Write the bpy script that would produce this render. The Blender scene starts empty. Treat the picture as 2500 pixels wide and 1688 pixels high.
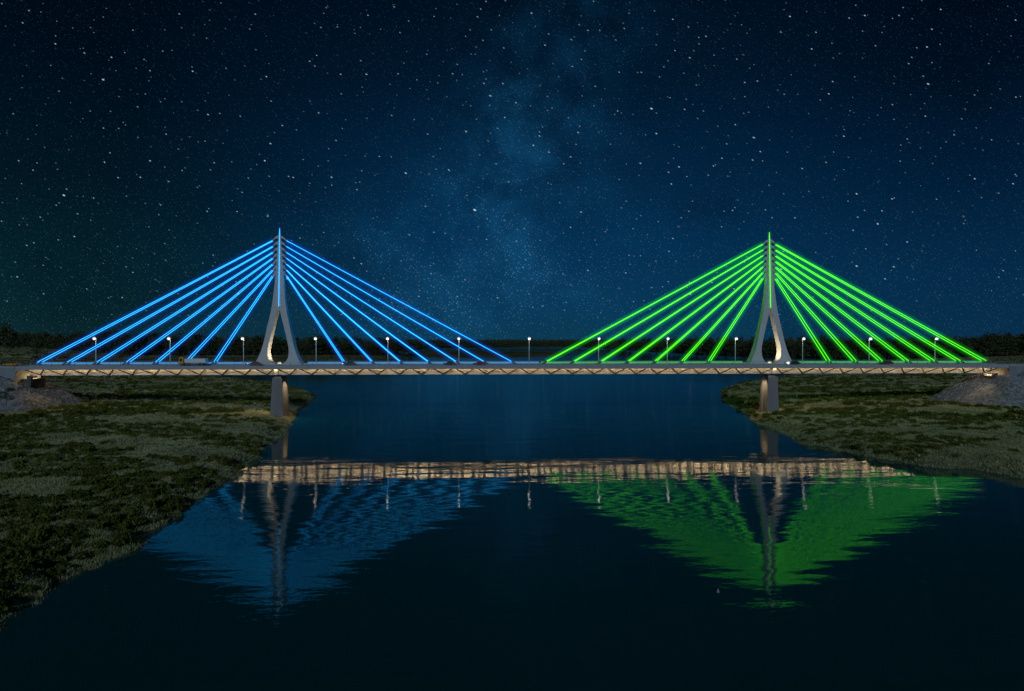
import bpy, math, random
import numpy as np
from mathutils import Vector, Matrix

random.seed(7)
rng = np.random.default_rng(7)
SC = bpy.context.scene
COL = SC.collection
R = math.radians

# ------------------------------------------------------------------ camera
F = 1446.5                      # focal length in units of a 2500 wide frame
TH = math.asin(0.0461)          # the bridge runs slightly away to the right
FW = (math.sin(TH), math.cos(TH))
RT = (math.cos(TH), -math.sin(TH))
CX, CY, CZ = -16.5, -219.5, 28.5
HZ = 834.0
DK = 19.85                      # road level above the water
U = 26.0                        # lamp spacing

cam = bpy.data.cameras.new('camera')
cam.sensor_width = 36.0
cam.lens = 36.0 * F / 2500.0
cam.shift_y = -(844.0 - HZ) / 2500.0
cam.clip_end = 40000
co = bpy.data.objects.new('camera', cam)
COL.objects.link(co)
co.location = (CX, CY, CZ)
co.rotation_euler = (R(90), 0, -TH)
SC.camera = co


def ground_at(px, py, z=0.0):
    """world point of the plane at height z on the sight line of a photo pixel (used for surveying the banks)"""
    d = (CZ - z) * F / max(py - HZ, 0.5)
    a = (px - 1250.0) / F
    return (CX + d * (FW[0] + a * RT[0]), CY + d * (FW[1] + a * RT[1]))


def x_at(px, y):
    a = (px - 1250.0) / F
    dy = FW[1] + a * RT[1]
    t = (y - CY) / dy
    return CX + t * (FW[0] + a * RT[0])


def polar(px, d, off=0.0):
    a = (px - 1250.0) / F
    return (CX + d * (FW[0] + a * RT[0]), CY + d * (FW[1] + a * RT[1]))


# ------------------------------------------------------------------ node helpers
def new_mat(name):
    m = bpy.data.materials.new(name)
    m.use_nodes = True
    nt = m.node_tree
    nt.nodes.clear()
    out = nt.nodes.new('ShaderNodeOutputMaterial')
    return m, nt, out


def N(nt, typ, **kw):
    n = nt.nodes.new(typ)
    for k, v in kw.items():
        setattr(n, k, v)
    return n


def setin(nt, sock, v):
    if isinstance(v, bpy.types.NodeSocket):
        nt.links.new(v, sock)
    elif isinstance(v, (tuple, list)) and sock.type == 'RGBA' and len(v) == 3:
        sock.default_value = (*v, 1)
    else:
        sock.default_value = v


def math_(nt, op, a, b=0.0, c=0.0, clamp=False):
    n = N(nt, 'ShaderNodeMath', operation=op, use_clamp=clamp)
    setin(nt, n.inputs[0], a)
    setin(nt, n.inputs[1], b)
    setin(nt, n.inputs[2], c)
    return n.outputs[0]


def mix_(nt, f, a, b, blend='MIX'):
    n = N(nt, 'ShaderNodeMix', data_type='RGBA', blend_type=blend)
    setin(nt, n.inputs['Factor'], f)
    setin(nt, n.inputs[6], a)
    setin(nt, n.inputs[7], b)
    return n.outputs[2]


def noise_(nt, vec, scale, detail=3.0, rough=0.55, dist=0.0):
    n = N(nt, 'ShaderNodeTexNoise')
    if vec is not None:
        nt.links.new(vec, n.inputs['Vector'])
    n.inputs['Scale'].default_value = scale
    n.inputs['Detail'].default_value = detail
    n.inputs['Roughness'].default_value = rough
    n.inputs['Distortion'].default_value = dist
    return n.outputs['Fac']


def ramp_(nt, f, stops, interp='LINEAR'):
    n = N(nt, 'ShaderNodeValToRGB')
    n.color_ramp.interpolation = interp
    el = n.color_ramp.elements
    while len(el) < len(stops):
        el.new(0.5)
    for e, (p, c) in zip(el, stops):
        e.position = p
        e.color = (*c, 1) if len(c) == 3 else c
    nt.links.new(f, n.inputs[0])
    return n.outputs[0]


def smooth_(nt, v, a, b):
    n = N(nt, 'ShaderNodeMapRange', interpolation_type='SMOOTHSTEP')
    setin(nt, n.inputs[0], v)
    n.inputs[1].default_value = a
    n.inputs[2].default_value = b
    return n.outputs[0]


def lin(*c):
    return tuple(((v / 255) / 12.92 if v / 255 <= 0.04045 else ((v / 255 + 0.055) / 1.055) ** 2.4) for v in c)


def pos_(nt):
    return N(nt, 'ShaderNodeNewGeometry').outputs['Position']


def principled(name, col, rough=0.6, metal=0.0, var=0.12, scale=0.6, bump=0.0, bscale=8.0, streak=False, spec=0.5):
    m, nt, out = new_mat(name)
    b = N(nt, 'ShaderNodeBsdfPrincipled')
    p = pos_(nt)
    v = p
    if streak:
        mp = N(nt, 'ShaderNodeMapping')
        mp.inputs['Scale'].default_value = (1.0, 1.0, 0.12)
        nt.links.new(p, mp.inputs[0])
        v = mp.outputs[0]
    n1 = noise_(nt, v, scale, 5.0, 0.6)
    c0 = tuple(x * (1 - var) for x in col)
    c1 = tuple(min(1, x * (1 + var)) for x in col)
    c = mix_(nt, smooth_(nt, n1, 0.3, 0.7), c0, c1)
    setin(nt, b.inputs['Base Color'], c)
    b.inputs['Roughness'].default_value = rough
    b.inputs['Metallic'].default_value = metal
    b.inputs['Specular IOR Level'].default_value = spec
    if bump > 0:
        bp = N(nt, 'ShaderNodeBump')
        bp.inputs['Strength'].default_value = bump
        bp.inputs['Distance'].default_value = 0.05
        nt.links.new(noise_(nt, p, bscale, 4.0), bp.inputs['Height'])
        nt.links.new(bp.outputs[0], b.inputs['Normal'])
    nt.links.new(b.outputs[0], out.inputs[0])
    return m


def emitter(name, col, strength):
    m, nt, out = new_mat(name)
    e = N(nt, 'ShaderNodeEmission')
    e.inputs[0].default_value = (*col, 1)
    e.inputs[1].default_value = strength
    nt.links.new(e.outputs[0], out.inputs[0])
    return m


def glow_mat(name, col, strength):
    """bloom imitated by an added emissive shell around a lamp or light tube: an even volume, no surface"""
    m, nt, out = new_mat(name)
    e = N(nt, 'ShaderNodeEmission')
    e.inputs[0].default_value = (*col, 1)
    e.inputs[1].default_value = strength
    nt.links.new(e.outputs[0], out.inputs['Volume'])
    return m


M = {}
M['concrete'] = principled('pale_concrete', (0.34, 0.35, 0.38), 0.8, var=0.06, scale=0.35, streak=True, bump=0.06)
M['pylon'] = principled('pylon_concrete', (0.54, 0.56, 0.58), 0.75, var=0.05, scale=0.3, streak=True)
M['pier'] = principled('pier_concrete', (0.19, 0.19, 0.20), 0.85, var=0.1, scale=0.4, streak=True, bump=0.1)
M['wall'] = principled('wall_concrete', (0.22, 0.25, 0.28), 0.85, var=0.15, scale=0.4, streak=True, bump=0.1)
M['asphalt'] = principled('asphalt', (0.30, 0.31, 0.32), 0.85, var=0.12, scale=0.5, bump=0.1)
M['paint'] = principled('road_paint', (0.75, 0.75, 0.72), 0.7, var=0.06)
M['girder'] = principled('girder_paint', (0.60, 0.57, 0.50), 0.55, var=0.05, scale=0.5, streak=True)
M['strut'] = principled('strut_steel', (0.045, 0.035, 0.025), 0.5, var=0.1)
M['steel'] = principled('galvanised_steel', (0.42, 0.44, 0.46), 0.4, 0.6, var=0.06)
M['darksteel'] = principled('dark_steel', (0.10, 0.11, 0.12), 0.5, 0.4, var=0.1)
M['white'] = principled('white_metal', (0.75, 0.77, 0.78), 0.45, var=0.03)
M['rubber'] = principled('rubber', (0.02, 0.02, 0.02), 0.85)
M['rim'] = principled('alloy_rim', (0.5, 0.5, 0.52), 0.3, 0.9, var=0.03)
M['glass'] = principled('dark_glass', (0.015, 0.02, 0.025), 0.08, var=0.0)
M['warm'] = emitter('warm_led_strip', (1.0, 0.72, 0.40), 22.0)
M['warmspot'] = emitter('warm_lamp_lens', (1.0, 0.80, 0.45), 4.0)
M['lampwhite'] = emitter('lamp_lens', (1.0, 0.97, 0.92), 16.0)
M['headlight'] = emitter('headlight_lens', (0.9, 0.95, 1.0), 7.0)
M['taillight'] = emitter('tail_light_lens', (1.0, 0.10, 0.08), 0.8)
M['blue'] = emitter('blue_led_tube', (0.032, 0.54, 1.0), 1.9)
M['green'] = emitter('green_led_tube', (0.14, 1.0, 0.012), 1.65)
M['bluestrip'] = emitter('blue_glow_rail', (0.07, 0.36, 0.80), 0.80)
M['greenstrip'] = emitter('green_glow_rail', (0.06, 0.60, 0.16), 0.75)
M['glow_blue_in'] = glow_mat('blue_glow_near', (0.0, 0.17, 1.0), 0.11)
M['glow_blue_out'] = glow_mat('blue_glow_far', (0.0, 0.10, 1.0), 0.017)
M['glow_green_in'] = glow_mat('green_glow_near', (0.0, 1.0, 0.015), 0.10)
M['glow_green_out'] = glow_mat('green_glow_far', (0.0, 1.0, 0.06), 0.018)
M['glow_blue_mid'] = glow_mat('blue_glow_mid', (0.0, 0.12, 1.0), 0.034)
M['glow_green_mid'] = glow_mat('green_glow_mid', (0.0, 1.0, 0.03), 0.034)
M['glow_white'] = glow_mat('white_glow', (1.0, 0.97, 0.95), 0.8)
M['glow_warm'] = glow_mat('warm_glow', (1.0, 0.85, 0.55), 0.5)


# ------------------------------------------------------------------ mesh builder
class MB:
    def __init__(s):
        s.v, s.f = [], []

    def add(s, vs, fs):
        o = len(s.v)
        s.v += [tuple(p) for p in vs]
        s.f += [tuple(i + o for i in f) for f in fs]

    def box(s, x0, x1, y0, y1, z0, z1):
        s.add([(x0, y0, z0), (x1, y0, z0), (x1, y1, z0), (x0, y1, z0), (x0, y0, z1), (x1, y0, z1), (x1, y1, z1), (x0, y1, z1)],
              [(3, 2, 1, 0), (4, 5, 6, 7), (0, 1, 5, 4), (1, 2, 6, 5), (2, 3, 7, 6), (3, 0, 4, 7)])

    def tube(s, p0, p1, r0, r1=None, n=8, seg=1, caps=True):
        r1 = r0 if r1 is None else r1
        p0, p1 = Vector(p0), Vector(p1)
        d = (p1 - p0).normalized()
        a = d.cross(Vector((0, 0, 1)) if abs(d.z) < 0.95 else Vector((1, 0, 0))).normalized()
        b = d.cross(a)
        vs = []
        for k in range(seg + 1):
            t = k / seg
            c = p0.lerp(p1, t)
            r = r0 + (r1 - r0) * t
            for i in range(n):
                w = 2 * math.pi * i / n
                vs.append(c + a * (r * math.cos(w)) + b * (r * math.sin(w)))
        fs = []
        for k in range(seg):
            for i in range(n):
                j = (i + 1) % n
                fs.append((k * n + i, k * n + j, (k + 1) * n + j, (k + 1) * n + i))
        if caps:
            fs.append(tuple(range(n - 1, -1, -1)))
            fs.append(tuple(seg * n + i for i in range(n)))
        s.add(vs, fs)

    def bar(s, p0, p1, w, h):
        """rectangular bar"""
        p0, p1 = Vector(p0), Vector(p1)
        d = (p1 - p0).normalized()
        a = d.cross(Vector((0, 0, 1)) if abs(d.z) < 0.95 else Vector((0, 1, 0))).normalized() * (w / 2)
        b = d.cross(a).normalized() * (h / 2)
        vs = [p0 - a - b, p0 + a - b, p0 + a + b, p0 - a + b, p1 - a - b, p1 + a - b, p1 + a + b, p1 - a + b]
        s.add(vs, [(3, 2, 1, 0), (4, 5, 6, 7), (0, 1, 5, 4), (1, 2, 6, 5), (2, 3, 7, 6), (3, 0, 4, 7)])

    def sphere(s, c, r, n=12, m=8, sz=1.0):
        vs = [(c[0], c[1], c[2] + r * sz)]
        for i in range(1, m):
            t = math.pi * i / m
            for j in range(n):
                w = 2 * math.pi * j / n
                vs.append((c[0] + r * math.sin(t) * math.cos(w), c[1] + r * math.sin(t) * math.sin(w), c[2] + r * sz * math.cos(t)))
        vs.append((c[0], c[1], c[2] - r * sz))
        fs = [(0, 1 + j, 1 + (j + 1) % n) for j in range(n)]
        for i in range(m - 2):
            for j in range(n):
                a = 1 + i * n + j
                b = 1 + i * n + (j + 1) % n
                fs.append((a, a + n, b + n, b))
        last = len(vs) - 1
        fs += [(last, 1 + (m - 2) * n + (j + 1) % n, 1 + (m - 2) * n + j) for j in range(n)]
        s.add(vs, fs)

    def prism(s, pts, y0, y1):
        """outline in x,z extruded along y"""
        n = len(pts)
        vs = [(x, y0, z) for x, z in pts] + [(x, y1, z) for x, z in pts]
        fs = [tuple(range(n)), tuple(range(2 * n - 1, n - 1, -1))]
        fs += [((i + 1) % n, i, n + i, n + (i + 1) % n) for i in range(n)]
        s.add(vs, fs)

    def loft(s, rings, caps=True):
        n = len(rings[0])
        vs = [p for r in rings for p in r]
        fs = []
        for k in range(len(rings) - 1):
            for i in range(n):
                j = (i + 1) % n
                fs.append((k * n + i, k * n + j, (k + 1) * n + j, (k + 1) * n + i))
        if caps:
            fs.append(tuple(range(n - 1, -1, -1)))
            fs.append(tuple((len(rings) - 1) * n + i for i in range(n)))
        s.add(vs, fs)

    def mesh(s, name, mat, smooth=False):
        me = bpy.data.meshes.new(name)
        me.from_pydata(s.v, [], s.f)
        me.materials.append(mat)
        if smooth:
            me.polygons.foreach_set('use_smooth', [True] * len(me.polygons))
        me.update()
        return me

    def build(s, name, mat, parent=None, loc=(0, 0, 0), smooth=False, bevel=0.0):
        o = bpy.data.objects.new(name, s.mesh(name, mat, smooth))
        COL.objects.link(o)
        o.location = loc
        if parent is not None:
            o.parent = parent
        if bevel > 0:
            md = o.modifiers.new('bevel', 'BEVEL')
            md.width = bevel
            md.segments = 2
            md.limit_method = 'ANGLE'
        return o


def np_mesh(name, verts, faces, mat, smooth=False):
    """verts (n,3); faces (m,k) with one k"""
    me = bpy.data.meshes.new(name)
    nv, nf, k = len(verts), len(faces), faces.shape[1]
    me.vertices.add(nv)
    me.vertices.foreach_set('co', np.ascontiguousarray(verts, dtype=np.float32).ravel())
    me.loops.add(nf * k)
    me.loops.foreach_set('vertex_index', np.ascontiguousarray(faces, dtype=np.int32).ravel())
    me.polygons.add(nf)
    me.polygons.foreach_set('loop_start', np.arange(0, nf * k, k, dtype=np.int32))
    try:
        me.polygons.foreach_set('loop_total', np.full(nf, k, dtype=np.int32))
    except Exception:
        pass
    if smooth:
        me.polygons.foreach_set('use_smooth', np.ones(nf, dtype=bool))
    me.materials.append(mat)
    me.update(calc_edges=True)
    me.validate()
    return me


def link(name, me, parent=None, loc=(0, 0, 0)):
    o = bpy.data.objects.new(name, me)
    COL.objects.link(o)
    o.location = loc
    if parent is not None:
        o.parent = parent
    return o


def tag(o, label=None, cat=None, group=None, kind=None):
    if label:
        o['label'] = label
    if cat:
        o['category'] = cat
    if group:
        o['group'] = group
    if kind:
        o['kind'] = kind
    return o


def empty(name, loc=(0, 0, 0), rz=0.0):
    o = bpy.data.objects.new(name, None)
    COL.objects.link(o)
    o.location = loc
    o.rotation_euler = (0, 0, rz)
    return o


def copy_tree(o, parent=None):
    kids = list(o.children)
    c = o.copy()
    COL.objects.link(c)
    if parent is not None:
        c.parent = parent
    for k in kids:
        copy_tree(k, c)
    return c


# ------------------------------------------------------------------ world: night sky with stars
def build_world():
    w = bpy.data.worlds.new('World')
    SC.world = w
    w.use_nodes = True
    nt = w.node_tree
    nt.nodes.clear()
    out = N(nt, 'ShaderNodeOutputWorld')
    bg = N(nt, 'ShaderNodeBackground')
    tc = N(nt, 'ShaderNodeTexCoord')
    mp = N(nt, 'ShaderNodeMapping')
    mp.vector_type = 'POINT'
    mp.inputs['Rotation'].default_value = (0, 0, TH)
    nt.links.new(tc.outputs['Generated'], mp.inputs[0])
    sp = N(nt, 'ShaderNodeSeparateXYZ')
    nt.links.new(mp.outputs[0], sp.inputs[0])
    X, Y, Z = sp.outputs
    ay = math_(nt, 'MAXIMUM', math_(nt, 'ABSOLUTE', Y), 0.08)
    u = math_(nt, 'DIVIDE', X, ay)
    v = math_(nt, 'DIVIDE', Z, ay)
    hl = math_(nt, 'SQRT', math_(nt, 'ADD', math_(nt, 'MULTIPLY', X, X), math_(nt, 'MULTIPLY', Y, Y)))
    el = math_(nt, 'ABSOLUTE', math_(nt, 'DIVIDE', Z, math_(nt, 'MAXIMUM', hl, 0.02)))
    el = math_(nt, 'DIVIDE', el, 0.62, clamp=True)

    def stops(rows):
        return [(max(0, (HZ - y) / F / 0.62), lin(*c)) for y, c in rows]
    mid = ramp_(nt, el, stops([(834, (9, 56, 80)), (760, (7, 54, 85)), (600, (3, 45, 78)), (420, (2, 34, 62)), (220, (1, 23, 44)), (0, (0, 14, 30)), (-60, (0, 13, 27))]))
    lef = ramp_(nt, el, stops([(834, (10, 40, 46)), (700, (4, 33, 42)), (520, (1, 22, 33)), (300, (0, 13, 26)), (0, (0, 7, 18)), (-60, (0, 7, 18))]))
    rig = ramp_(nt, el, stops([(834, (7, 46, 74)), (700, (4, 42, 73)), (520, (1, 28, 53)), (300, (0, 13, 30)), (0, (0, 4, 13)), (-60, (0, 4, 13))]))
    fl = smooth_(nt, math_(nt, 'MULTIPLY', u, -1.0), 0.05, 0.72)
    fr = smooth_(nt, u, 0.18, 0.85)
    c = mix_(nt, fl, mid, lef)
    c = mix_(nt, fr, c, rig)
    # milky way: a leaning band of uneven brightness, crossing the middle of the sky
    cv = N(nt, 'ShaderNodeCombineXYZ')
    setin(nt, cv.inputs[0], u)
    setin(nt, cv.inputs[1], v)
    uv = cv.outputs[0]
    axis = math_(nt, 'SUBTRACT', u, math_(nt, 'ADD', math_(nt, 'MULTIPLY', v, 0.30), -0.07))
    wob = math_(nt, 'MULTIPLY', math_(nt, 'SUBTRACT', noise_(nt, uv, 5.0, 4.0), 0.5), 0.30)
    band = math_(nt, 'POWER', 2.718, math_(nt, 'MULTIPLY', math_(nt, 'POWER', math_(nt, 'DIVIDE', math_(nt, 'ADD', axis, wob), 0.15), 2.0), -1.0))
    cl = smooth_(nt, noise_(nt, uv, 9.0, 7.0, 0.58, 0.3), 0.36, 0.74)
    def blob(px, py, sx, sy):
        du = math_(nt, 'DIVIDE', math_(nt, 'SUBTRACT', math_(nt, 'ADD', u, math_(nt, 'MULTIPLY', wob, 0.35)), (px - 1250) / F), sx / F)
        dv = math_(nt, 'DIVIDE', math_(nt, 'SUBTRACT', math_(nt, 'ADD', v, math_(nt, 'MULTIPLY', wob, 0.25)), (HZ - py) / F), sy / F)
        r2 = math_(nt, 'ADD', math_(nt, 'MULTIPLY', du, du), math_(nt, 'MULTIPLY', dv, dv))
        return math_(nt, 'POWER', 2.718, math_(nt, 'MULTIPLY', r2, -1.0))
    bl = math_(nt, 'MULTIPLY', blob(1285, 320, 120, 130), 0.85)
    for a_, k_ in (((1235, 545, 170, 190), 0.75), ((1275, 640, 45, 70), 0.75), ((1420, 40, 170, 110), 0.22), ((1330, 190, 90, 120), 0.22), ((1150, 690, 300, 150), 0.55), ((1010, 560, 180, 160), 0.35), ((1420, 620, 180, 140), 0.25)):
        bl = math_(nt, 'ADD', bl, math_(nt, 'MULTIPLY', blob(*a_), k_))
    cl2 = math_(nt, 'ADD', 0.18, math_(nt, 'MULTIPLY', cl, 1.05))
    mw = math_(nt, 'MULTIPLY', math_(nt, 'ADD', math_(nt, 'MULTIPLY', bl, cl2), math_(nt, 'MULTIPLY', math_(nt, 'MULTIPLY', band, cl), 0.25)), 0.85, clamp=True)
    c = mix_(nt, math_(nt, 'MULTIPLY', mw, 0.44), c, lin(20, 84, 128))
    dk = smooth_(nt, noise_(nt, uv, 3.2, 5.0, 0.6, 0.3), 0.50, 0.75)
    c = mix_(nt, math_(nt, 'MULTIPLY', dk, 0.38), c, lin(0, 10, 22))

    def stars(cell, rad, power, gain, col, seed, ang, modul=None, stretch=0.48):
        m2 = N(nt, 'ShaderNodeMapping')
        m2.inputs['Rotation'].default_value = (0, 0, R(ang))
        m2.inputs['Location'].default_value = (seed, seed * 1.7, 0)
        nt.links.new(uv, m2.inputs[0])
        m3 = N(nt, 'ShaderNodeMapping')
        m3.inputs['Scale'].default_value = (F / cell * stretch, F / cell, 1)
        nt.links.new(m2.outputs[0], m3.inputs[0])
        vo = N(nt, 'ShaderNodeTexVoronoi', voronoi_dimensions='2D')
        vo.inputs['Scale'].default_value = 1.0
        nt.links.new(m3.outputs[0], vo.inputs['Vector'])
        sc = N(nt, 'ShaderNodeSeparateColor')
        nt.links.new(vo.outputs['Color'], sc.inputs[0])
        br = math_(nt, 'POWER', sc.outputs[0], power)
        size = math_(nt, 'ADD', math_(nt, 'MULTIPLY', sc.outputs[1], 0.5), 0.65)
        r = math_(nt, 'MULTIPLY', size, rad / cell)
        f = math_(nt, 'SUBTRACT', 1.0, math_(nt, 'DIVIDE', vo.outputs['Distance'], r), clamp=True)
        f = smooth_(nt, f, 0.0, 0.8)
        f = math_(nt, 'MULTIPLY', math_(nt, 'MULTIPLY', f, br), gain)
        if modul is not None:
            f = math_(nt, 'MULTIPLY', f, modul)
        vm = N(nt, 'ShaderNodeVectorMath', operation='SCALE')
        vm.inputs[0].default_value = col
        setin(nt, vm.inputs['Scale'], f)
        return vm.outputs[0]
    up = smooth_(nt, Z, 0.0, 0.09)
    dense = math_(nt, 'ADD', 0.55, math_(nt, 'MULTIPLY', mw, 1.6))
    low = math_(nt, 'ADD', 0.7, math_(nt, 'MULTIPLY', smooth_(nt, math_(nt, 'MULTIPLY', v, -1.0), -0.35, 0.0), 0.9))
    layers = [stars(40, 1.5, 3.2, 0.80, (0.72, 0.90, 1.0), 3.1, 26, up),
              stars(22, 1.35, 3.8, 0.50, (0.72, 0.90, 1.0), 11.2, 31, up),
              stars(150, 2.2, 3.5, 0.85, (0.80, 0.95, 1.0), 7.7, 22, up),
              stars(6.0, 1.8, 2.4, 0.075, (0.45, 0.85, 1.0), 1.3, 30, math_(nt, 'MULTIPLY', dense, low), 0.8)]
    for lay in layers:
        n = N(nt, 'ShaderNodeVectorMath', operation='ADD')
        setin(nt, n.inputs[0], c)
        setin(nt, n.inputs[1], lay)
        c = n.outputs[0]
    setin(nt, bg.inputs[0], c)
    bg.inputs[1].default_value = 1.0
    nt.links.new(bg.outputs[0], out.inputs[0])
    w.cycles.sampling_method = 'MANUAL'
    w.cycles.sample_map_resolution = 512


build_world()

ml = bpy.data.lights.new('moon', 'SUN')
ml.energy = 0.80
ml.angle = R(2.0)
ml.color = (0.64, 0.83, 1.0)
mo = bpy.data.objects.new('moon', ml)
COL.objects.link(mo)
mo.rotation_euler = Vector((0.10, 0.94, -0.345)).to_track_quat('-Z', 'Y').to_euler()
mo.location = (-40, -300, 150)

# ------------------------------------------------------------------ terrain
LEFT = [(-900, 1900), (-200, 1640), (0, 1515), (70, 1470), (150, 1420), (215, 1392), (270, 1362), (330, 1332), (400, 1290), (430, 1262), (470, 1238), (520, 1212),
        (560, 1180), (600, 1148), (640, 1110), (660, 1085), (690, 1063), (712, 1028), (728, 1002), (756, 988), (768, 975), (766, 962),
        (738, 954), (690, 943), (620, 933), (560, 927), (450, 921), (360, 916), (345, 908), (480, 896), (700, 889), (900, 883), (985, 876), (1005, 869), (975, 863), (700, 858), (-1500, 852), (-6000, 900)]
RIGHT = [(4200, 1500), (2900, 1240), (2500, 1168), (2400, 1152), (2320, 1146), (2250, 1139), (2170, 1125), (2100, 1111), (2040, 1101), (1980, 1087), (1920, 1068),
         (1860, 1038), (1815, 1010), (1785, 986), (1762, 971), (1756, 959), (1772, 949), (1800, 942), (1840, 935), (1880, 928), (1930, 918), (1985, 905),
         (2080, 890), (2200, 881), (2320, 874), (2450, 869), (4000, 866), (7000, 900)]
FAR = [(-1500, 862), (0, 864), (500, 866), (800, 864), (985, 860), (1030, 852), (1080, 848.5), (1350, 847.5), (1450, 849), (1560, 857), (1640, 862), (1700, 866), (1850, 872),
       (2050, 876), (2400, 876), (4000, 872)]
ISLE = [(988, 868), (1060, 871), (1150, 872), (1260, 870.5), (1340, 869), (1392, 866.5), (1385, 864), (1300, 863), (1150, 861.5), (1000, 862)]
POLYS = [np.array([ground_at(*p) for p in LEFT]), np.array([ground_at(*p) for p in RIGHT])]
fp = [ground_at(*p) for p in FAR]
FARPAD = 0
fp = fp + [polar(4200, 9500), polar(1250, 15000), polar(-1700, 9500)]
POLYS.append(np.array(fp))
POLYS.append(np.array([ground_at(*p) for p in ISLE]))


def sdist(P, poly):
    """signed distance to a polygon, positive inside"""
    best = np.full(len(P), 1e9)
    inside = np.zeros(len(P), bool)
    n = len(poly)
    for i in range(n):
        a, b = poly[i], poly[(i + 1) % n]
        e = b - a
        w = P - a
        t = np.clip((w @ e) / max(e @ e, 1e-9), 0, 1)
        d = np.hypot(w[:, 0] - t * e[0], w[:, 1] - t * e[1])
        best = np.minimum(best, d)
        cond = (a[1] > P[:, 1]) != (b[1] > P[:, 1])
        with np.errstate(divide='ignore', invalid='ignore'):
            xi = a[0] + (P[:, 1] - a[1]) * e[0] / (e[1] if abs(e[1]) > 1e-12 else 1e-12)
        inside ^= cond & (P[:, 0] < xi)
    return np.where(inside, best, -best)


def vnoise(P, s, seed):
    """smooth value noise 0..1"""
    q = P / s
    i = np.floor(q).astype(np.int64)
    f = q - i
    f = f * f * (3 - 2 * f)

    def h(ix, iy):
        k = (ix * 374761393 + iy * 668265263 + seed * 1442695041) & 0x7fffffff
        k = ((k ^ (k >> 13)) * 1274126177) & 0x7fffffff
        return ((k ^ (k >> 16)) & 0xffff) / 65535.0
    a = h(i[:, 0], i[:, 1])
    b = h(i[:, 0] + 1, i[:, 1])
    c = h(i[:, 0], i[:, 1] + 1)
    d = h(i[:, 0] + 1, i[:, 1] + 1)
    return (a * (1 - f[:, 0]) + b * f[:, 0]) * (1 - f[:, 1]) + (c * (1 - f[:, 0]) + d * f[:, 0]) * f[:, 1]


def sstep(v, a, b):
    t = np.clip((v - a) / (b - a), 0, 1)
    return t * t * (3 - 2 * t)


ABL, ABR = -x_at(37, -6.6), x_at(2464, -6.6)
ABX = ABR    # where the deck ends and the wing walls begin


def embank(P):
    """height of the rock-faced approach fills"""
    out = np.full(len(P), -9.0)
    for sgn in (-1, 1):
        ax = P[:, 0] * sgn
        rx = np.maximum(0, (180.5 if sgn < 0 else 178.5) - ax)
        ry = np.maximum(0, np.abs(P[:, 1]) - 8.0)
        d = (rx ** 3 + ry ** 3) ** (1 / 3)
        top = 15.6 + np.clip((ax - 182) * 0.55, 0, 3.4)
        out = np.maximum(out, top - d / (1.10 if sgn < 0 else 1.22))
    return out


def height(P, noise=True):
    P = np.asarray(P, float)
    dx, dy = P[:, 0] - CX, P[:, 1] - CY
    dep = dx * FW[0] + dy * FW[1]
    a = (dx * RT[0] + dy * RT[1]) / np.maximum(dep, 1)
    near = np.where(dep < 900, 1.0, 0.0)
    best = np.full(len(P), -1e9)
    for k, po in enumerate(POLYS):
        d = sdist(P, po)
        if noise and k != 3:
            d = d + (vnoise(P, 6.5, 3) - 0.5) * 4.5 * near + (vnoise(P, 17.0, 8) - 0.5) * 1.5 * near - 0.8 * near + (vnoise(P, 2.5, 4) - 0.5) * 2.0 * near
        best = np.maximum(best, d)
    h = np.where(best > 0, 3.1 * (1 - np.exp(-best / 4.5)) + 0.030 * np.clip(best - 15, 0, 110), np.maximum(best * 0.3, -3.0))
    if noise:
        h = h + np.where(best > 0, np.clip(best / 6, 0, 1) * ((vnoise(P, 9, 5) - 0.5) * 0.9 + (vnoise(P, 2.2, 6) - 0.5) * 0.35), 0)
    hill = 13.0 * sstep(-a, 0.63, 0.86) * sstep(dep, 270, 420) * (best > 0)
    return np.maximum(h + hill, embank(P)), best


def ground_sheet():
    na = 520
    ang = np.linspace(-R(64), R(64), na)
    rad = np.concatenate([np.geomspace(32, 60, 25)[:-1], np.geomspace(60, 520, 560)[:-1], np.geomspace(520, 16000, 150)])
    A, D = np.meshgrid(ang, rad)
    th = TH + A
    P = np.stack([CX + (D * np.sin(th)).ravel(), CY + (D * np.cos(th)).ravel()], 1)
    z, _ = height(P)
    nr = len(rad)
    idx = np.arange(nr * na).reshape(nr, na)
    f = np.stack([idx[:-1, :-1], idx[:-1, 1:], idx[1:, 1:], idx[1:, :-1]], -1).reshape(-1, 4)
    me = np_mesh('ground', np.column_stack([P, z]), f, M['ground'], True)
    tag(link('ground', me), kind='structure')


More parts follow.
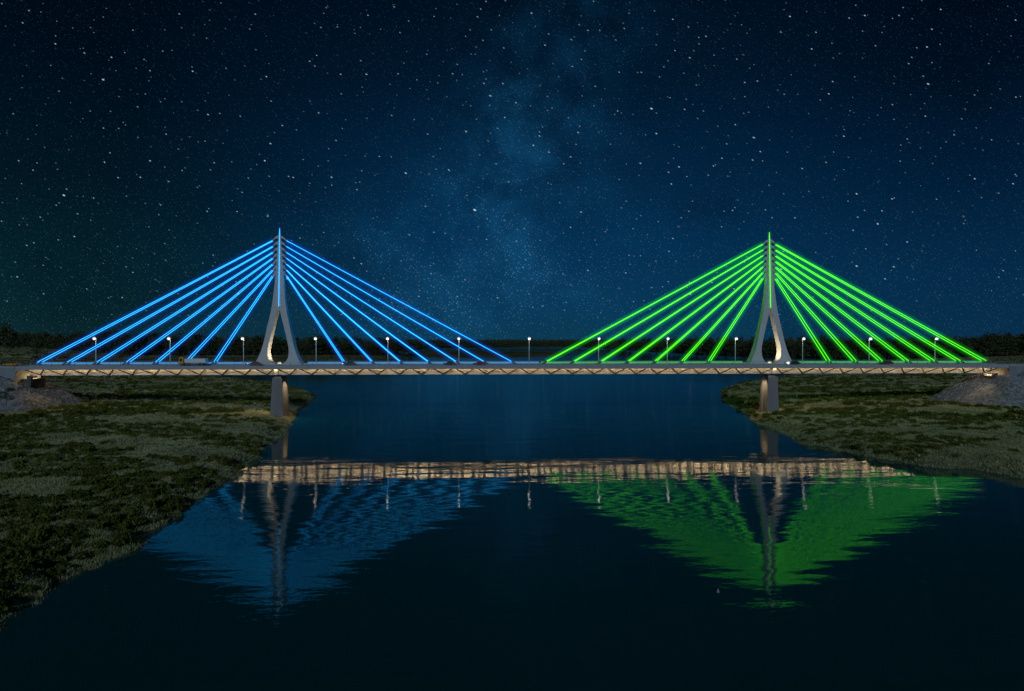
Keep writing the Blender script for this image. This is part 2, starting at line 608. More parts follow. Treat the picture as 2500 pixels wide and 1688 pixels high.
def make_ground_mat():
    m, nt, out = new_mat('bank_soil_and_turf')
    b = N(nt, 'ShaderNodeBsdfPrincipled')
    p = pos_(nt)
    n1 = noise_(nt, p, 0.05, 5.0, 0.6)
    n2 = noise_(nt, p, 0.35, 6.0, 0.65)
    n3 = noise_(nt, p, 2.6, 4.0, 0.7)
    c = mix_(nt, smooth_(nt, n1, 0.35, 0.65), (0.13, 0.16, 0.065), (0.25, 0.24, 0.15))
    c = mix_(nt, smooth_(nt, n2, 0.50, 0.68), c, (0.075, 0.10, 0.04))
    c = mix_(nt, math_(nt, 'MULTIPLY', smooth_(nt, n3, 0.4, 0.75), 0.5), c, (0.33, 0.31, 0.23))
    sx = N(nt, 'ShaderNodeSeparateXYZ')
    nt.links.new(p, sx.inputs[0])
    far = smooth_(nt, sx.outputs[1], 70.0, 190.0)
    c = mix_(nt, far, c, mix_(nt, smooth_(nt, noise_(nt, p, 0.012, 5.0, 0.65), 0.38, 0.62), (0.055, 0.075, 0.022), (0.15, 0.15, 0.075)))
    setin(nt, b.inputs['Base Color'], c)
    b.inputs['Roughness'].default_value = 0.95
    b.inputs['Specular IOR Level'].default_value = 0.1
    bp = N(nt, 'ShaderNodeBump')
    bp.inputs['Strength'].default_value = 0.9
    bp.inputs['Distance'].default_value = 0.5
    nt.links.new(noise_(nt, p, 1.6, 6.0, 0.75), bp.inputs['Height'])
    nt.links.new(bp.outputs[0], b.inputs['Normal'])
    nt.links.new(b.outputs[0], out.inputs[0])
    M['ground'] = m


def make_leaf_mat(name, c0, c1, scale=0.12, trans=0.25):
    m, nt, out = new_mat(name)
    p = pos_(nt)
    g = N(nt, 'ShaderNodeNewGeometry')
    r = g.outputs['Random Per Island']
    n1 = noise_(nt, p, scale, 4.0, 0.6)
    oi = N(nt, 'ShaderNodeObjectInfo').outputs['Random']
    f = math_(nt, 'ADD', math_(nt, 'ADD', math_(nt, 'MULTIPLY', smooth_(nt, n1, 0.32, 0.68), 0.40), math_(nt, 'MULTIPLY', oi, 0.30)), math_(nt, 'MULTIPLY', r, 0.30))
    c = mix_(nt, f, c0, c1)
    d = N(nt, 'ShaderNodeBsdfDiffuse')
    t = N(nt, 'ShaderNodeBsdfTranslucent')
    setin(nt, d.inputs[0], c)
    setin(nt, t.inputs[0], c)
    mx = N(nt, 'ShaderNodeMixShader')
    mx.inputs[0].default_value = trans
    nt.links.new(d.outputs[0], mx.inputs[1])
    nt.links.new(t.outputs[0], mx.inputs[2])
    nt.links.new(mx.outputs[0], out.inputs[0])
    M[name] = m


make_ground_mat()
make_leaf_mat('grass_blades', (0.25, 0.30, 0.115), (0.66, 0.63, 0.36), 0.09)
make_leaf_mat('shrub_leaves', (0.045, 0.068, 0.012), (0.210, 0.225, 0.050), 0.25)
make_leaf_mat('tree_leaves', (0.030, 0.048, 0.022), (0.150, 0.175, 0.085), 0.06)
M['bark'] = principled('bark', (0.09, 0.075, 0.06), 0.9, var=0.3, scale=1.5)
M['recess_shade'] = principled('recess_shade_concrete', (0.075, 0.075, 0.075), 0.9, var=0.2, scale=0.6)  # concrete darkened to carry the shade of the bearing recess
M['rock'] = principled('riprap_stone', (0.27, 0.285, 0.31), 0.85, var=0.45, scale=0.8, bump=0.3, bscale=3.0)

ground_sheet()


def water():
    m, nt, out = new_mat('river_water')
    b = N(nt, 'ShaderNodeBsdfPrincipled')
    b.inputs['Base Color'].default_value = (0.0020, 0.062, 0.070, 1)
    b.inputs['Roughness'].default_value = 0.035
    b.inputs['IOR'].default_value = 1.33
    b.inputs['Specular IOR Level'].default_value = 0.28
    p = pos_(nt)
    mp = N(nt, 'ShaderNodeMapping')
    mp.inputs['Scale'].default_value = (0.42, 1.0, 1.0)
    nt.links.new(p, mp.inputs[0])
    a = noise_(nt, mp.outputs[0], 0.95, 3.0, 0.55)
    mp2 = N(nt, 'ShaderNodeMapping')
    mp2.inputs['Scale'].default_value = (0.30, 1.0, 1.0)
    nt.links.new(p, mp2.inputs[0])
    l = noise_(nt, mp2.outputs[0], 0.15, 2.0, 0.5)
    calm = noise_(nt, p, 0.022, 3.0, 0.5)
    h = math_(nt, 'ADD', math_(nt, 'MULTIPLY', a, math_(nt, 'ADD', 0.009, math_(nt, 'MULTIPLY', smooth_(nt, calm, 0.35, 0.65), 0.020))), math_(nt, 'MULTIPLY', l, 0.12))
    bp = N(nt, 'ShaderNodeBump')
    bp.inputs['Strength'].default_value = 1.0
    bp.inputs['Distance'].default_value = 1.0
    nt.links.new(h, bp.inputs['Height'])
    nt.links.new(bp.outputs[0], b.inputs['Normal'])
    nt.links.new(b.outputs[0], out.inputs[0])
    mb = MB()
    L = 18000
    mb.add([(-L, -L, 0), (L, -L, 0), (L, L, 0), (-L, L, 0)], [(0, 1, 2, 3)])
    tag(mb.build('water', m), kind='structure')


water()

# ------------------------------------------------------------------ the bridge
HW = 6.6       # half width of the deck
WEB = 3.2      # half width of the box girder
PX = 3.502 * U
bridge = empty('cable_stayed_bridge', (0, 0, 0))
tag(bridge, 'long cable-stayed bridge with one blue-lit and one green-lit pylon across the river', 'bridge')

mb = MB()
mb.box(-ABL, ABX, -HW + 0.35, HW - 0.35, DK - 0.45, DK)
mb.build('deck_slab', M['concrete'], bridge)
for s in (-1, 1):
    mb = MB()
    mb.box(-ABL + .1, ABX - .1, min(s * 2.35, s * (HW - 0.36)), max(s * 2.35, s * (HW - 0.36)), DK + 0.004, DK + 0.03)
    mb.build('road_surface', M['asphalt'], bridge)
    mb = MB()
    mb.box(-ABL + .1, ABX - .1, min(s * (HW - .75), s * (HW - 0.9)), max(s * (HW - .75), s * (HW - 0.9)), DK + 0.034, DK + 0.038)
    mb.build('edge_line', M['paint'], bridge)
    mb = MB()
    y0, y1 = sorted((s * HW, s * (HW - 0.345)))
    mb.box(-ABL, ABX, y0, y1, DK - 1.26, DK + 0.10)
    mb.build('fascia_beam', M['concrete'], bridge, bevel=0.04)
mb = MB()
mb.box(-ABL + 1, ABX - 1, -2.3, 2.3, DK + 0.004, DK + 0.28)
mb.build('median_kerb', M['concrete'], bridge)
# box girder: sloping webs
mb = MB()
prof = [(-WEB, DK - 0.455), (-WEB + 0.25, DK - 3.37), (WEB - 0.25, DK - 3.37), (WEB, DK - 0.455)]
n = 46
BXL, BXR = x_at(77, -3.2), x_at(2422, -3.2)
rings = [[(BXL + (BXR - BXL) * k / n, y, z) for y, z in prof] for k in range(n + 1)]
mb.loft(rings)
mb.build('box_girder', M['girder'], bridge)
# struts in Vs
for k in range(-22, 23):
    x = k * 7.87
    for s in (-1, 1):
        mb = MB()
        mb.bar((x + s * 3.55, -HW + 0.5, DK - 0.95), (x + s * 0.12, -WEB + 0.1, DK - 3.18), 0.32, 0.32)
        mb.build('strut', M['strut'], bridge)
BX0 = min(-BXL, BXR) - 0.3
# warm led strips under the cantilever, along the webs
for s in (-1, 1):
    mb = MB()
    for k in range(88):
        x0 = -BX0 + 2 * BX0 * k / 88
        y = s * (WEB + 1.15)
        mb.box(x0, x0 + 2.9, y - .02, y + .02, DK - 1.22, DK - 1.08)
    mb.build('light_strip', M['warm'], bridge)

# railings
for s in (-1, 1):
    mb = MB()
    y = s * (HW - 0.17)
    for hgt, r in ((1.28, 0.05), (0.85, 0.022), (0.5, 0.022)):
        mb.tube((-ABL, y, DK + hgt), (ABX, y, DK + hgt), r, n=6)
    rail = mb.build('railing', M['steel'], bridge)
    pm = MB()
    pm.box(-0.035, 0.035, -0.05, 0.05, 0.10, 1.24)
    me = pm.mesh('post', M['darksteel'])
    for k in range(93):
        link('post', me, rail, (-ABL + .4 + k * (ABL + ABR - .8) / 92, y, DK))

# median barrier with added glowing rail imitating cable light (blue over one half, green over the other)
mb = MB()
yb = 1.75
mb.box(-ABL + 2, ABX - 2, yb - 0.03, yb + 0.03, DK + 0.36, DK + 0.59)
for k in range(-60, 61):
    mb.box(k * 3.0 - .05, k * 3.0 + .05, yb + 0.035, yb + 0.12, DK + 0.284, DK + 1.05)
bar = mb.build('median_barrier', M['white'], bridge)
for nm, x0, x1, mat in (('added_glow_rail', -178, -PX - 9.5, 'bluestrip'), ('added_glow_rail', -PX + 9.5, 3.8, 'bluestrip'), ('added_glow_rail', 4.6, PX - 9.5, 'greenstrip'), ('added_glow_rail', PX + 9.5, 177, 'greenstrip')):
    mb = MB()
    mb.box(x0, x1, yb - 0.06, yb + 0.06, DK + 0.60, DK + 1.13)
    mb.build(nm, M[mat], bar)


def catmull(pts, sub):
    out = []
    n = len(pts)
    for i in range(n - 1):
        p0, p1, p2, p3 = (np.array(pts[max(i - 1, 0)]), np.array(pts[i]), np.array(pts[i + 1]), np.array(pts[min(i + 2, n - 1)]))
        for k in range(sub):
            t = k / sub
            out.append(tuple(0.5 * ((2 * p1) + (-p0 + p2) * t + (2 * p0 - 5 * p1 + 4 * p2 - p3) * t * t + (-p0 + 3 * p1 - 3 * p2 + p3) * t ** 3)))
    out.append(tuple(pts[-1]))
    return out


OUTER = [(0, 8.55), (1.0, 7.95), (4.1, 6.50), (8.1, 5.30), (13.8, 4.05), (21.2, 2.56), (31.2, 1.46), (41.7, .74), (46.8, .44), (49.4, .16)]
INNER = [(0.45, 0.0), (0.47, 1.6), (0.95, 2.45), (2.2, 3.30), (4.1, 3.75), (6.0, 3.70), (8.1, 3.32), (13.8, 1.95), (18.0, 0.85), (21.2, 0.02)]
HD = [(0, 2.15), (8, 1.6), (14, 1.35), (21, 1.05), (35, .55), (50, .15)]


HDS = catmull(HD, 8)


def hdep(h):
    return float(np.interp(h, [a for a, b in HDS], [b for a, b in HDS]))


def make_pylon(sx, colr):
    o = MB()
    outer = catmull(OUTER, 6)
    inner = catmull(INNER, 6)
    hs_in = np.array([p[0] for p in inner])
    # outer heights resampled with the inner ones on the same levels, so the face is made of strips
    levels = sorted(set([0.0, 0.45] + [round(x, 3) for x in np.linspace(0.5, 21.2, 60)] + [round(x, 3) for x in np.linspace(21.2, 49.4, 34)]))
    oh, ow = [p[0] for p in outer], [p[1] for p in outer]
    ih, iw = [p[0] for p in inner], [p[1] for p in inner]
    ih = np.maximum.accumulate(np.array(ih) + np.arange(len(ih)) * 1e-6)
    V, FA = [], []

    def W(h):
        return float(np.interp(h, oh, ow))

    def I(h):
        if h <= 0.45 or h >= 21.2:
            return 0.0
        return float(np.interp(h, ih, iw))
    for side in (-1, 1):
        rings = []
        for h in levels:
            w, i, d = W(h), I(h), hdep(h)
            rings.append([(side * i, -d, DK + h), (side * w, -d, DK + h), (side * w, d, DK + h), (side * i, d, DK + h)])
        o.loft(rings if side == 1 else [[r[1], r[0], r[3], r[2]] for r in rings])
    py = o.build('pylon', M['pylon'], bridge, (sx, 0, 0))
    if colr == 'blue':
        py['label'] = 'teardrop pylon with a blue light line up its spire'
    else:
        py['label'] = 'teardrop pylon with a green light line up its spire'
    l = MB()
    p0 = (0, -hdep(21.4) - 0.07, DK + 21.4)
    p1 = (0, -hdep(50.0) - 0.02, DK + 49.9)
    l.tube(p0, p1, 0.085, 0.085, 8, 10)
    l.build('light_line', M[colr], py)
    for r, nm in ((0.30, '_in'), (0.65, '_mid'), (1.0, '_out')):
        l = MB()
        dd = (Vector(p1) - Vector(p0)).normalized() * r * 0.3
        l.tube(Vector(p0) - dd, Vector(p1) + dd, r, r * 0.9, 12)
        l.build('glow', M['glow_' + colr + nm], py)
    for sd in (-1, 1):
        for k in range(7):
            h = 45.3 - k * 2.15
            w = W(h + 1.4)
            b = MB()
            # curved fin that grows out of the spire and droops towards the stay
            top = [(w * 0.6, h + 2.0), (w + 0.35, h + 1.75), (1.35 + w * .25, h + 1.35), (1.9 + .1 * w, h + 0.72), (2.62, h + 0.12)]
            bot = [(2.48, h - 0.14), (1.75 + .1 * w, h + 0.35), (1.15 + w * .35, h + 0.75), (w + 0.2, h + 0.75), (w * 0.6, h + 0.4)]
            pts = [(sd * x, DK + z) for x, z in top + bot]
            for yy in (-1, 1):
                pp = pts if sd > 0 else pts[::-1]
                yc = yy * min(1.15, hdep(h) + 0.35) * 0.62
                b.prism(pp[::-1], yc - 0.12, yc + 0.12)
            br = b.build('anchor_bracket', M['pylon'], py)
            b = MB()
            b.sphere((sd * (1.25 + w * .25), -min(1.15, hdep(h) + 0.35) * 0.62 - 0.16, DK + h + 1.05), 0.11, 8, 6)
            b.build('pin_cap', M['white'], br)
    fl = MB()
    fl.box(-0.35, 0.35, -0.35, 0.35, DK + 0.5, DK + 0.62)
    fb = fl.build('floodlight', M['darksteel'], py)
    fl = MB()
    fl.box(-0.3, 0.3, -0.3, 0.3, DK + 0.625, DK + 0.68)
    fl.build('lens', M['warmspot'], fb)
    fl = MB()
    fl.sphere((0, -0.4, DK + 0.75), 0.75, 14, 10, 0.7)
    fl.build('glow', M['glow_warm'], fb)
    return py


def spot(name, loc, target, energy, col, angle=70, blend=0.5, radius=0.15, parent=None):
    l = bpy.data.lights.new(name, 'SPOT')
    l.energy = energy
    l.color = col
    l.spot_size = R(angle)
    l.spot_blend = blend
    l.shadow_soft_size = radius
    o = bpy.data.objects.new(name, l)
    COL.objects.link(o)
    o.location = loc
    o.rotation_euler = (Vector(target) - Vector(loc)).to_track_quat('-Z', 'Y').to_euler()
    if parent is not None:
        o.parent = parent
    return o


WARM = (1.0, 0.72, 0.38)
for sx, colr in ((-PX, 'blue'), (PX, 'green')):
    py = make_pylon(sx, colr)
    inner = -1 if sx < 0 else 1        # the leg whose inner face one sees
    for sd in (-1, 1):
        spot('floodlight_beam', (sx + sd * -0.2, 0, DK + 0.9), (sx + sd * 3.1, 0, DK + 8), 3300, (1.0, 0.78, 0.48), 120, 0.9, 0.2, bridge)

# stay cables
for sx, colr in ((-PX, 'blue'), (PX, 'green')):
    for sd in (-1, 1):
        for k in range(7):
            h = 45.3 - k * 2.15
            off = 23.0 + 10.24 * (6 - k)
            for yy in (-1, 1):
                y1 = yy * 1.15
                y0 = yy * min(1.15, hdep(h) + 0.35) * 0.62
                top = Vector((sx + sd * 2.55, y0 * 1.05, DK + h))
                bot = Vector((sx + sd * off, y1, DK + 1.25))
                c = MB()
                c.tube(top, bot, 0.10, 0.10, 8, 14)
                cab = c.build('stay_cable', M[colr], bridge)
                cab['label'] = colr + '-lit stay cable'
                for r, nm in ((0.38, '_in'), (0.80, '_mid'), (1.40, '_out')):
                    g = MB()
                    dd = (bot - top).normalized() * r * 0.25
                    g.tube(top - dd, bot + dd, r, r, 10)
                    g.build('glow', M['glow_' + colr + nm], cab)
                d = (bot - top).normalized()
                end = bot + d * ((DK + 0.30 - bot.z) / d.z)
                a = MB()
                a.tube(bot - d * 0.1, end, 0.20, 0.30, 10)
                a.build('anchor_sleeve', M['darksteel'], cab)
                a = MB()
                a.box(end.x - 1.35, end.x + 1.35, y1 - 0.55, y1 + 0.55, DK + 0.284, DK + 0.42)
                a.build('anchor_plate', M['wall'], cab, bevel=0.03)


# piers
def make_pier(sx):
    p = MB()
    rings = []
    zt, zb = 15.4, 0.0
    for k in range(13):
        t = k / 12
        z = zb + (zt - zb) * t
        a = 2.42 - 0.68 * t
        b = 3.45 - 0.50 * t
        g = 0.55
        half = [(a - .12, -b), (a, -b + .12), (a, -0.50 * b), (a - g * .7, -0.34 * b), (a - g, -0.12 * b), (a - g, 0.12 * b), (a - g * .7, 0.34 * b), (a, 0.50 * b), (a, b - .12), (a - .12, b)]
        ring = [(x, y, z) for x, y in half] + [(-x, y, z) for x, y in half[::-1]]
        rings.append(ring)
    p.loft(rings)
    pr = p.build('pier', M['pier'], bridge, (sx, 0, 0))
    q = MB()
    q.box(-1.15, 1.15, -2.5, 2.5, zt + 0.002, zt + 0.32)
    q.build('bearing_plinth', M['concrete'], pr, bevel=0.04)
    for sd in (-1, 1):
        for yy in (-1, 1):
            q = MB()
            q.tube((sd * 0.75, yy * 1.5, zt + 0.322), (sd * 0.75, yy * 1.5, DK - 3.375), 0.42, 0.42, 14)
            q.build('bearing', M['darksteel'], pr)
    for s in (-1, 1):
        q = MB()
        q.box(-0.72, 0.72, *sorted((s * (WEB + 1.0), s * (WEB - 0.22))), DK - 3.34, DK - 0.46)
        q.build('diaphragm', M['girder'], pr, bevel=0.03)
    q = MB()
    for s in (-1, 1):
        q.box(-0.55, 0.55, *sorted((s * (WEB + 1.3), s * (WEB + 1.75))), DK - 0.80, DK - 0.5)
    fx = q.build('floodlight', M['darksteel'], pr)
    q = MB()
    for s in (-1, 1):
        q.add([(-.5, s * (WEB + 1.32) - 0, DK - .81), (.5, s * (WEB + 1.32), DK - .81), (.5, s * (WEB + 1.7), DK - .81), (-.5, s * (WEB + 1.7), DK - .81)], [(0, 1, 2, 3)])
    q.build('lens', M['warmspot'], fx)
    return pr


for sx in (-PX, PX):
    make_pier(sx)
    for s in (-1, 1):
        spot('floodlight_beam', (sx, s * (WEB + 1.8), DK - 1.0), (sx, s * WEB, DK - 1.5), 170, WARM, 130, 0.9, 0.1, bridge)
    for sd in (-1, 1):
        spot('floodlight_beam', (sx + sd * 7.0, -2.2, DK - 3.7), (sx + sd * 15, -5, 2), 3200, WARM, 120, 1.0, 1.3, bridge)
        spot('floodlight_beam', (sx + sd * 3.9, -0.4, DK - 3.6), (sx + sd * 1.7, 0, 8), 3600, WARM, 75, 0.9, 0.2, bridge)


# abutments
def abutment(sgn, label):
    t = empty('abutment', (-ABL if sgn < 0 else ABR, 0, 12.0))
    tag(t, label, 'abutment', 'bridge abutments')
    z0 = 12.0
    # wing walls with coping
    for yy in (-1, 1):
        w = MB()
        y0, y1 = sorted((yy * (HW + 0.05), yy * (HW - 0.45)))
        w.box(*sorted((sgn * 0.05, sgn * 60)), y0, y1, -1, DK - z0 - 0.55)
        ww = w.build('wing_wall', M['wall'], t)
        w = MB()
        y0, y1 = sorted((yy * (HW + 0.22), yy * (HW - 0.6)))
        w.box(*sorted((sgn * 0.03, sgn * 60)), y0, y1, DK - z0 - 0.545, DK - z0 + 0.06)
        w.build('coping', M['concrete'], ww, bevel=0.03)
    w = MB()
    w.box(*sorted((sgn * 0.1, sgn * 1.0)), -HW + 0.5, HW - 0.5, -1, DK - z0 - 0.46)
    w.build('back_wall', M['pier'], t)
    w = MB()
    w.box(*sorted((sgn * -2.9, sgn * 0.05)), -3.4, 3.4, 0.5, 3.3)
    w.build('bearing_shelf', M['recess_shade'], t)
    for yy in (-1, 1):
        w = MB()
        w.box(*sorted((sgn * -2.5, sgn * -1.2)), yy * 2.4 - .6, yy * 2.4 + .6, 3.302, DK - z0 - 3.38)
        w.build('pedestal', M['recess_shade'], t)
    w = MB()
    w.box(*sorted((sgn * 1.0, sgn * 60)), -HW + 0.5, HW - 0.5, 6.5, DK - z0 - 0.02)
    w.build('approach_road', M['asphalt'], t)
    return t


abutment(-1, 'grey concrete abutment and wing wall at the blue-lit end of the bridge')
abutment(1, 'grey concrete abutment and wing wall at the green-lit end of the bridge')
for sgn in (-1, 1):
    e = ABL if sgn < 0 else ABR
    spot('floodlight_beam', (sgn * (e - 0.9), 1.4, DK - 2.0), (sgn * (e - 12), -6.5, 8), 3200, WARM, 150, 0.6, 0.05, bridge)
    spot('floodlight_beam', (sgn * (e - 9.0), -4.6, DK - 1.4), (sgn * (e - 13), -9.5, 7), 1500, WARM, 130, 0.9, 0.1, bridge)


# ------------------------------------------------------------------ street lamps
def make_lamp():
    t = empty('street_lamp')
    m = MB()
    m.tube((0, 0, 0.0), (0, 0, 0.35), 0.22, 0.17, 12)
    m.tube((0, 0, 0.35), (0, 0, 9.3), 0.155, 0.10, 12)
    m.build('pole', M['white'], t, smooth=True)
    a = MB()
    a.tube((0, -0.06, 9.18), (0, -0.8, 9.43), 0.06, 0.05, 8)
    a.tube((0, 0.06, 9.18), (0, 0.9, 9.45), 0.06, 0.03, 8)
    a.build('arm', M['white'], t, smooth=True)
    h = MB()
    h.loft([[(x * w, -0.95 + y * l, z) for x, y in ((-1, -.7), (-.6, -1), (.6, -1), (1, -.7), (1, .7), (.6, 1), (-.6, 1), (-1, .7))] for w, l, z in ((.24, .40, 9.40), (.24, .40, 9.46), (.15, .30, 9.56))])
    hd = h.build('lamp_head', M['white'], t)
    l = MB()
    l.sphere((0, -0.95, 9.36), 0.24, 12, 8, 0.65)
    l.build('lens', M['lampwhite'], hd)
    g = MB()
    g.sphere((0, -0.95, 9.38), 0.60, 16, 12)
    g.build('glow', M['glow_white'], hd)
    return t


LL = ['slender street lamp nearest the rocky slope at the blue-lit end of the bridge',
      'slender street lamp just ahead of the truck with the orange cab',
      'slender street lamp between the grey truck body and the blue-lit pylon',
      'first slender street lamp from the blue-lit pylon towards mid-span',
      'second slender street lamp from the blue-lit pylon towards mid-span',
      'slender street lamp between the dark grey car and the dark red car',
      'slender street lamp standing alone between the blue and the green cables',
      'slender street lamp under the longest green cable, first past mid-span',
      'second slender street lamp from the green-lit pylon towards mid-span',
      'first slender street lamp from the green-lit pylon towards mid-span',
      'slender street lamp close behind the car with the glaring headlights',
      'slender street lamp just ahead of the maroon car among the green cables',
      'slender street lamp nearest the rocky slope at the green-lit end of the bridge']
lamp0 = make_lamp()
for i in range(13):
    o = lamp0 if i == 0 else copy_tree(lamp0)
    o.location = ((i - 6) * U, 0.0, DK + 0.282)
    tag(o, LL[i], 'street lamp', 'street lamps along the bridge median')


# ------------------------------------------------------------------ vehicles (all drive towards -x)
def car_mesh_parts(paint, lit=False, name='car', glare=False):
    t = empty(name)
    Lh, Wd = 2.25, 0.88
    b = MB()
    # body lofted across the width: side outline of bonnet, screen base, boot
    prof = [(-2.25, .45), (-2.2, .68), (-1.95, .80), (-1.05, .92), (1.55, .95), (2.15, .88), (2.25, .62), (2.2, .35), (1.75, .30), (1.0, .27), (-1.0, .27), (-1.8, .30), (-2.2, .33)]
    rings = []
    for y, k in ((-Wd, .94), (-Wd + .08, 1.0), (0, 1.02), (Wd - .08, 1.0), (Wd, .94)):
        rings.append([(x * (0.985 if abs(y) > .85 else 1.0), y, .28 + (z - .28) * k) for x, z in prof])
    b.loft(rings)
    # roof on pillars
    b.loft([[(x, y, z) for x, y in ((x0, -w), (x1, -w), (x1, w), (x0, w))] for x0, x1, w, z in ((-.42, .98, .66, 1.37), (-.30, .90, .60, 1.43))])
    for s in (-1, 1):
        b.bar((-1.05, s * .80, .90), (-.40, s * .64, 1.39), .06, .06)
        b.bar((.30, s * .82, .90), (.30, s * .66, 1.39), .07, .05)
        b.bar((1.60, s * .80, .92), (.95, s * .64, 1.39), .08, .08)
    b.build('body', paint, t, smooth=False)
    g = MB()
    g.loft([[(x0, -w, z), (x1, -w, z), (x1, w, z), (x0, w, z)] for x0, x1, w, z in ((-1.02, 1.56, .79, .91), (-.41, .95, .635, 1.372))])
    g.build('window', M['glass'], t)
    for x in (-1.40, 1.35):
        for s in (-1, 1):
            w = MB()
            w.tube((x, s * .70, .32), (x, s * .90, .32), .32, .32, 18)
            wh = w.build('wheel', M['rubber'], t)
            w = MB()
            w.tube((x, s * .89, .32), (x, s * .915, .32), .20, .18, 12)
            w.build('rim', M['rim'], wh)
    for s in (-1, 1):
        h = MB()
        h.sphere((-2.2, s * .62, .64), .12, 8, 6)
        hl = h.build('headlight', M['headlight'] if lit else M['glass'], t)
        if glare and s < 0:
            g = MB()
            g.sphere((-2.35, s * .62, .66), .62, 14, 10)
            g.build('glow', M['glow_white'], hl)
        h = MB()
        h.box(2.18, 2.27, s * .62 - .16, s * .62 + .16, .62, .76)
        h.build('tail_light', M['taillight'], t)
    return t


def paint(name, col, rough=0.3):
    return principled(name, col, rough, 0.1, var=0.03)


CARS = [(22, -3.0, (0.65, 0.30, 0.06), 'small orange car on the approach road beside the wing wall', False, False, 0.0),
        (620, -4.4, (0.32, 0.11, 0.07), 'brown-red car just in front of the foot of the blue-lit pylon', True, False, 0.034),
        (852, -4.4, (0.10, 0.11, 0.12), 'dark grey car with lit headlights at the shortest blue cable past the pylon', True, False, 0.034),
        (1097, -4.4, (0.06, 0.065, 0.075), 'charcoal car under the long blue cables, one car ahead of a dark red one', False, False, 0.034),
        (1170, -4.4, (0.34, 0.03, 0.035), 'dark red car close behind a charcoal car near mid-span', False, False, 0.034),
        (1941, -4.4, (0.02, 0.022, 0.025), 'black car with glaring white headlights beside the green-lit pylon', True, True, 0.034),
        (2169, -4.4, (0.26, 0.03, 0.04), 'maroon car among the green cables near the far rocky slope', False, False, 0.034)]
for px, y, col, lab, lit, gl, dz in CARS:
    c = car_mesh_parts(paint('car_paint', col), lit, 'car', gl)
    tag(c, lab, 'car')
    c.location = (x_at(px, y - 0.9), y, DK + dz)
    if lit:
        spot('headlight_beam', (-2.5, 0, 0.65), (-14, 0, 0.0), 90, (0.9, 0.95, 1.0), 60, 0.7, 0.1, c)
c = car_mesh_parts(paint('car_paint', (0.05, 0.05, 0.055)), False, 'car')
tag(c, 'dark car on the farther carriageway behind the foot of the blue-lit pylon', 'car')
c.location = (x_at(578, 4.4), 4.4, DK + 0.034)
c.rotation_euler = (0, 0, math.pi)


def truck():
    t = empty('truck')
    orange = paint('orange_paint', (0.80, 0.33, 0.04), 0.4)
    b = MB()
    b.prism([(-4.75, .65), (-4.72, 1.25), (-4.45, 2.85), (-4.25, 3.02), (-3.05, 3.10), (-2.98, .65)][::-1], -1.15, 1.15)
    cab = b.build('cab', orange, t, bevel=0.05)
    w = MB()
    for s in (-1, 1):
        pts = [(-4.30, 1.65), (-4.12, 2.62), (-3.45, 2.66), (-3.42, 1.55)]
        y0, y1 = sorted((s * 1.155, s * 1.165))
        w.prism(pts[::-1], y0, y1)
    w.build('side_window', M['glass'], cab)
    w = MB()
    w.add([(-4.66, -1.0, 1.66), (-4.66, 1.0, 1.66), (-4.49, 1.0, 2.72), (-4.49, -1.0, 2.72)], [(3, 2, 1, 0)])
    w.build('windscreen', M['glass'], cab)
    ch = MB()
    for s in (-1, 1):
        ch.box(-4.3, 4.6, s * .45 - .08, s * .45 + .08, .62, .86)
    ch.box(-1.8, 0.2, -1.05, -.6, .42, .85)
    ch.box(4.45, 4.6, -1.1, 1.1, .45, .75)
    ch.build('chassis', M['darksteel'], t)
    g = MB()
    grey = paint('grey_body_paint', (0.72, 0.74, 0.76), 0.5)
    g.prism([(-2.55, 1.0), (-2.62, 2.45), (4.45, 2.45), (4.75, 1.0)][::-1], -1.2, 1.2)
    body = g.build('tipper_body', grey, t)
    g = MB()
    for k in range(8):
        x = -2.3 + k * .92
        for s in (-1, 1):
            g.box(x - .06, x + .06, *sorted((s * 1.202, s * 1.28)), 1.05, 2.4)
    for s in (-1, 1):
        g.box(-2.62, 4.45, *sorted((s * 1.203, s * 1.29)), 2.402, 2.50)
    g.build('rib', grey, body)
    for x in (-3.75, -1.95, 2.0, 3.35):
        for s in (-1, 1):
            q = MB()
            q.tube((x, s * .82, .50), (x, s * 1.14, .50), .50, .50, 18)
            wh = q.build('wheel', M['rubber'], t)
            q = MB()
            q.tube((x, s * 1.13, .50), (x, s * 1.16, .50), .28, .22, 12)
            q.build('rim', M['rim'], wh)
    for s in (-1, 1):
        q = MB()
        q.box(-4.80, -4.72, s * .85 - .15, s * .85 + .15, .80, 1.0)
        q.build('headlight', M['glass'], t)
        q = MB()
        q.bar((-4.5, s * 1.2, 2.55), (-4.5, s * 1.42, 2.55), .04, .04)
        q.box(-4.58, -4.46, *sorted((s * 1.36, s * 1.5)), 1.95, 2.6)
        q.build('mirror', M['darksteel'], t)
    return t


tr = truck()
tr.location = (x_at(469, -5.4), -4.3, DK + 0.034)
tag(tr, 'tipper truck with orange cab and grey body crossing the bridge', 'truck')

# pale buoy on the dark water: unidentified, given an invented float shape
bx, by = ground_at(1753, 1446)
bu = empty('speck', (bx, by, 0))
tag(bu, 'tiny pale buoy afloat on the dark water below the green reflections', 'speck')
m_ = MB()
m_.tube((0, 0, -0.15), (0, 0, 0.12), 0.16, 0.16, 12)
m_.tube((0, 0, 0.12), (0, 0, 0.36), 0.11, 0.05, 12)
m_.build('float', M['concrete'], bu, smooth=False)
m_ = MB()
m_.tube((0, 0, 0.36), (0, 0, 0.46), 0.02, 0.02, 6)
m_.build('mast', M['steel'], bu)


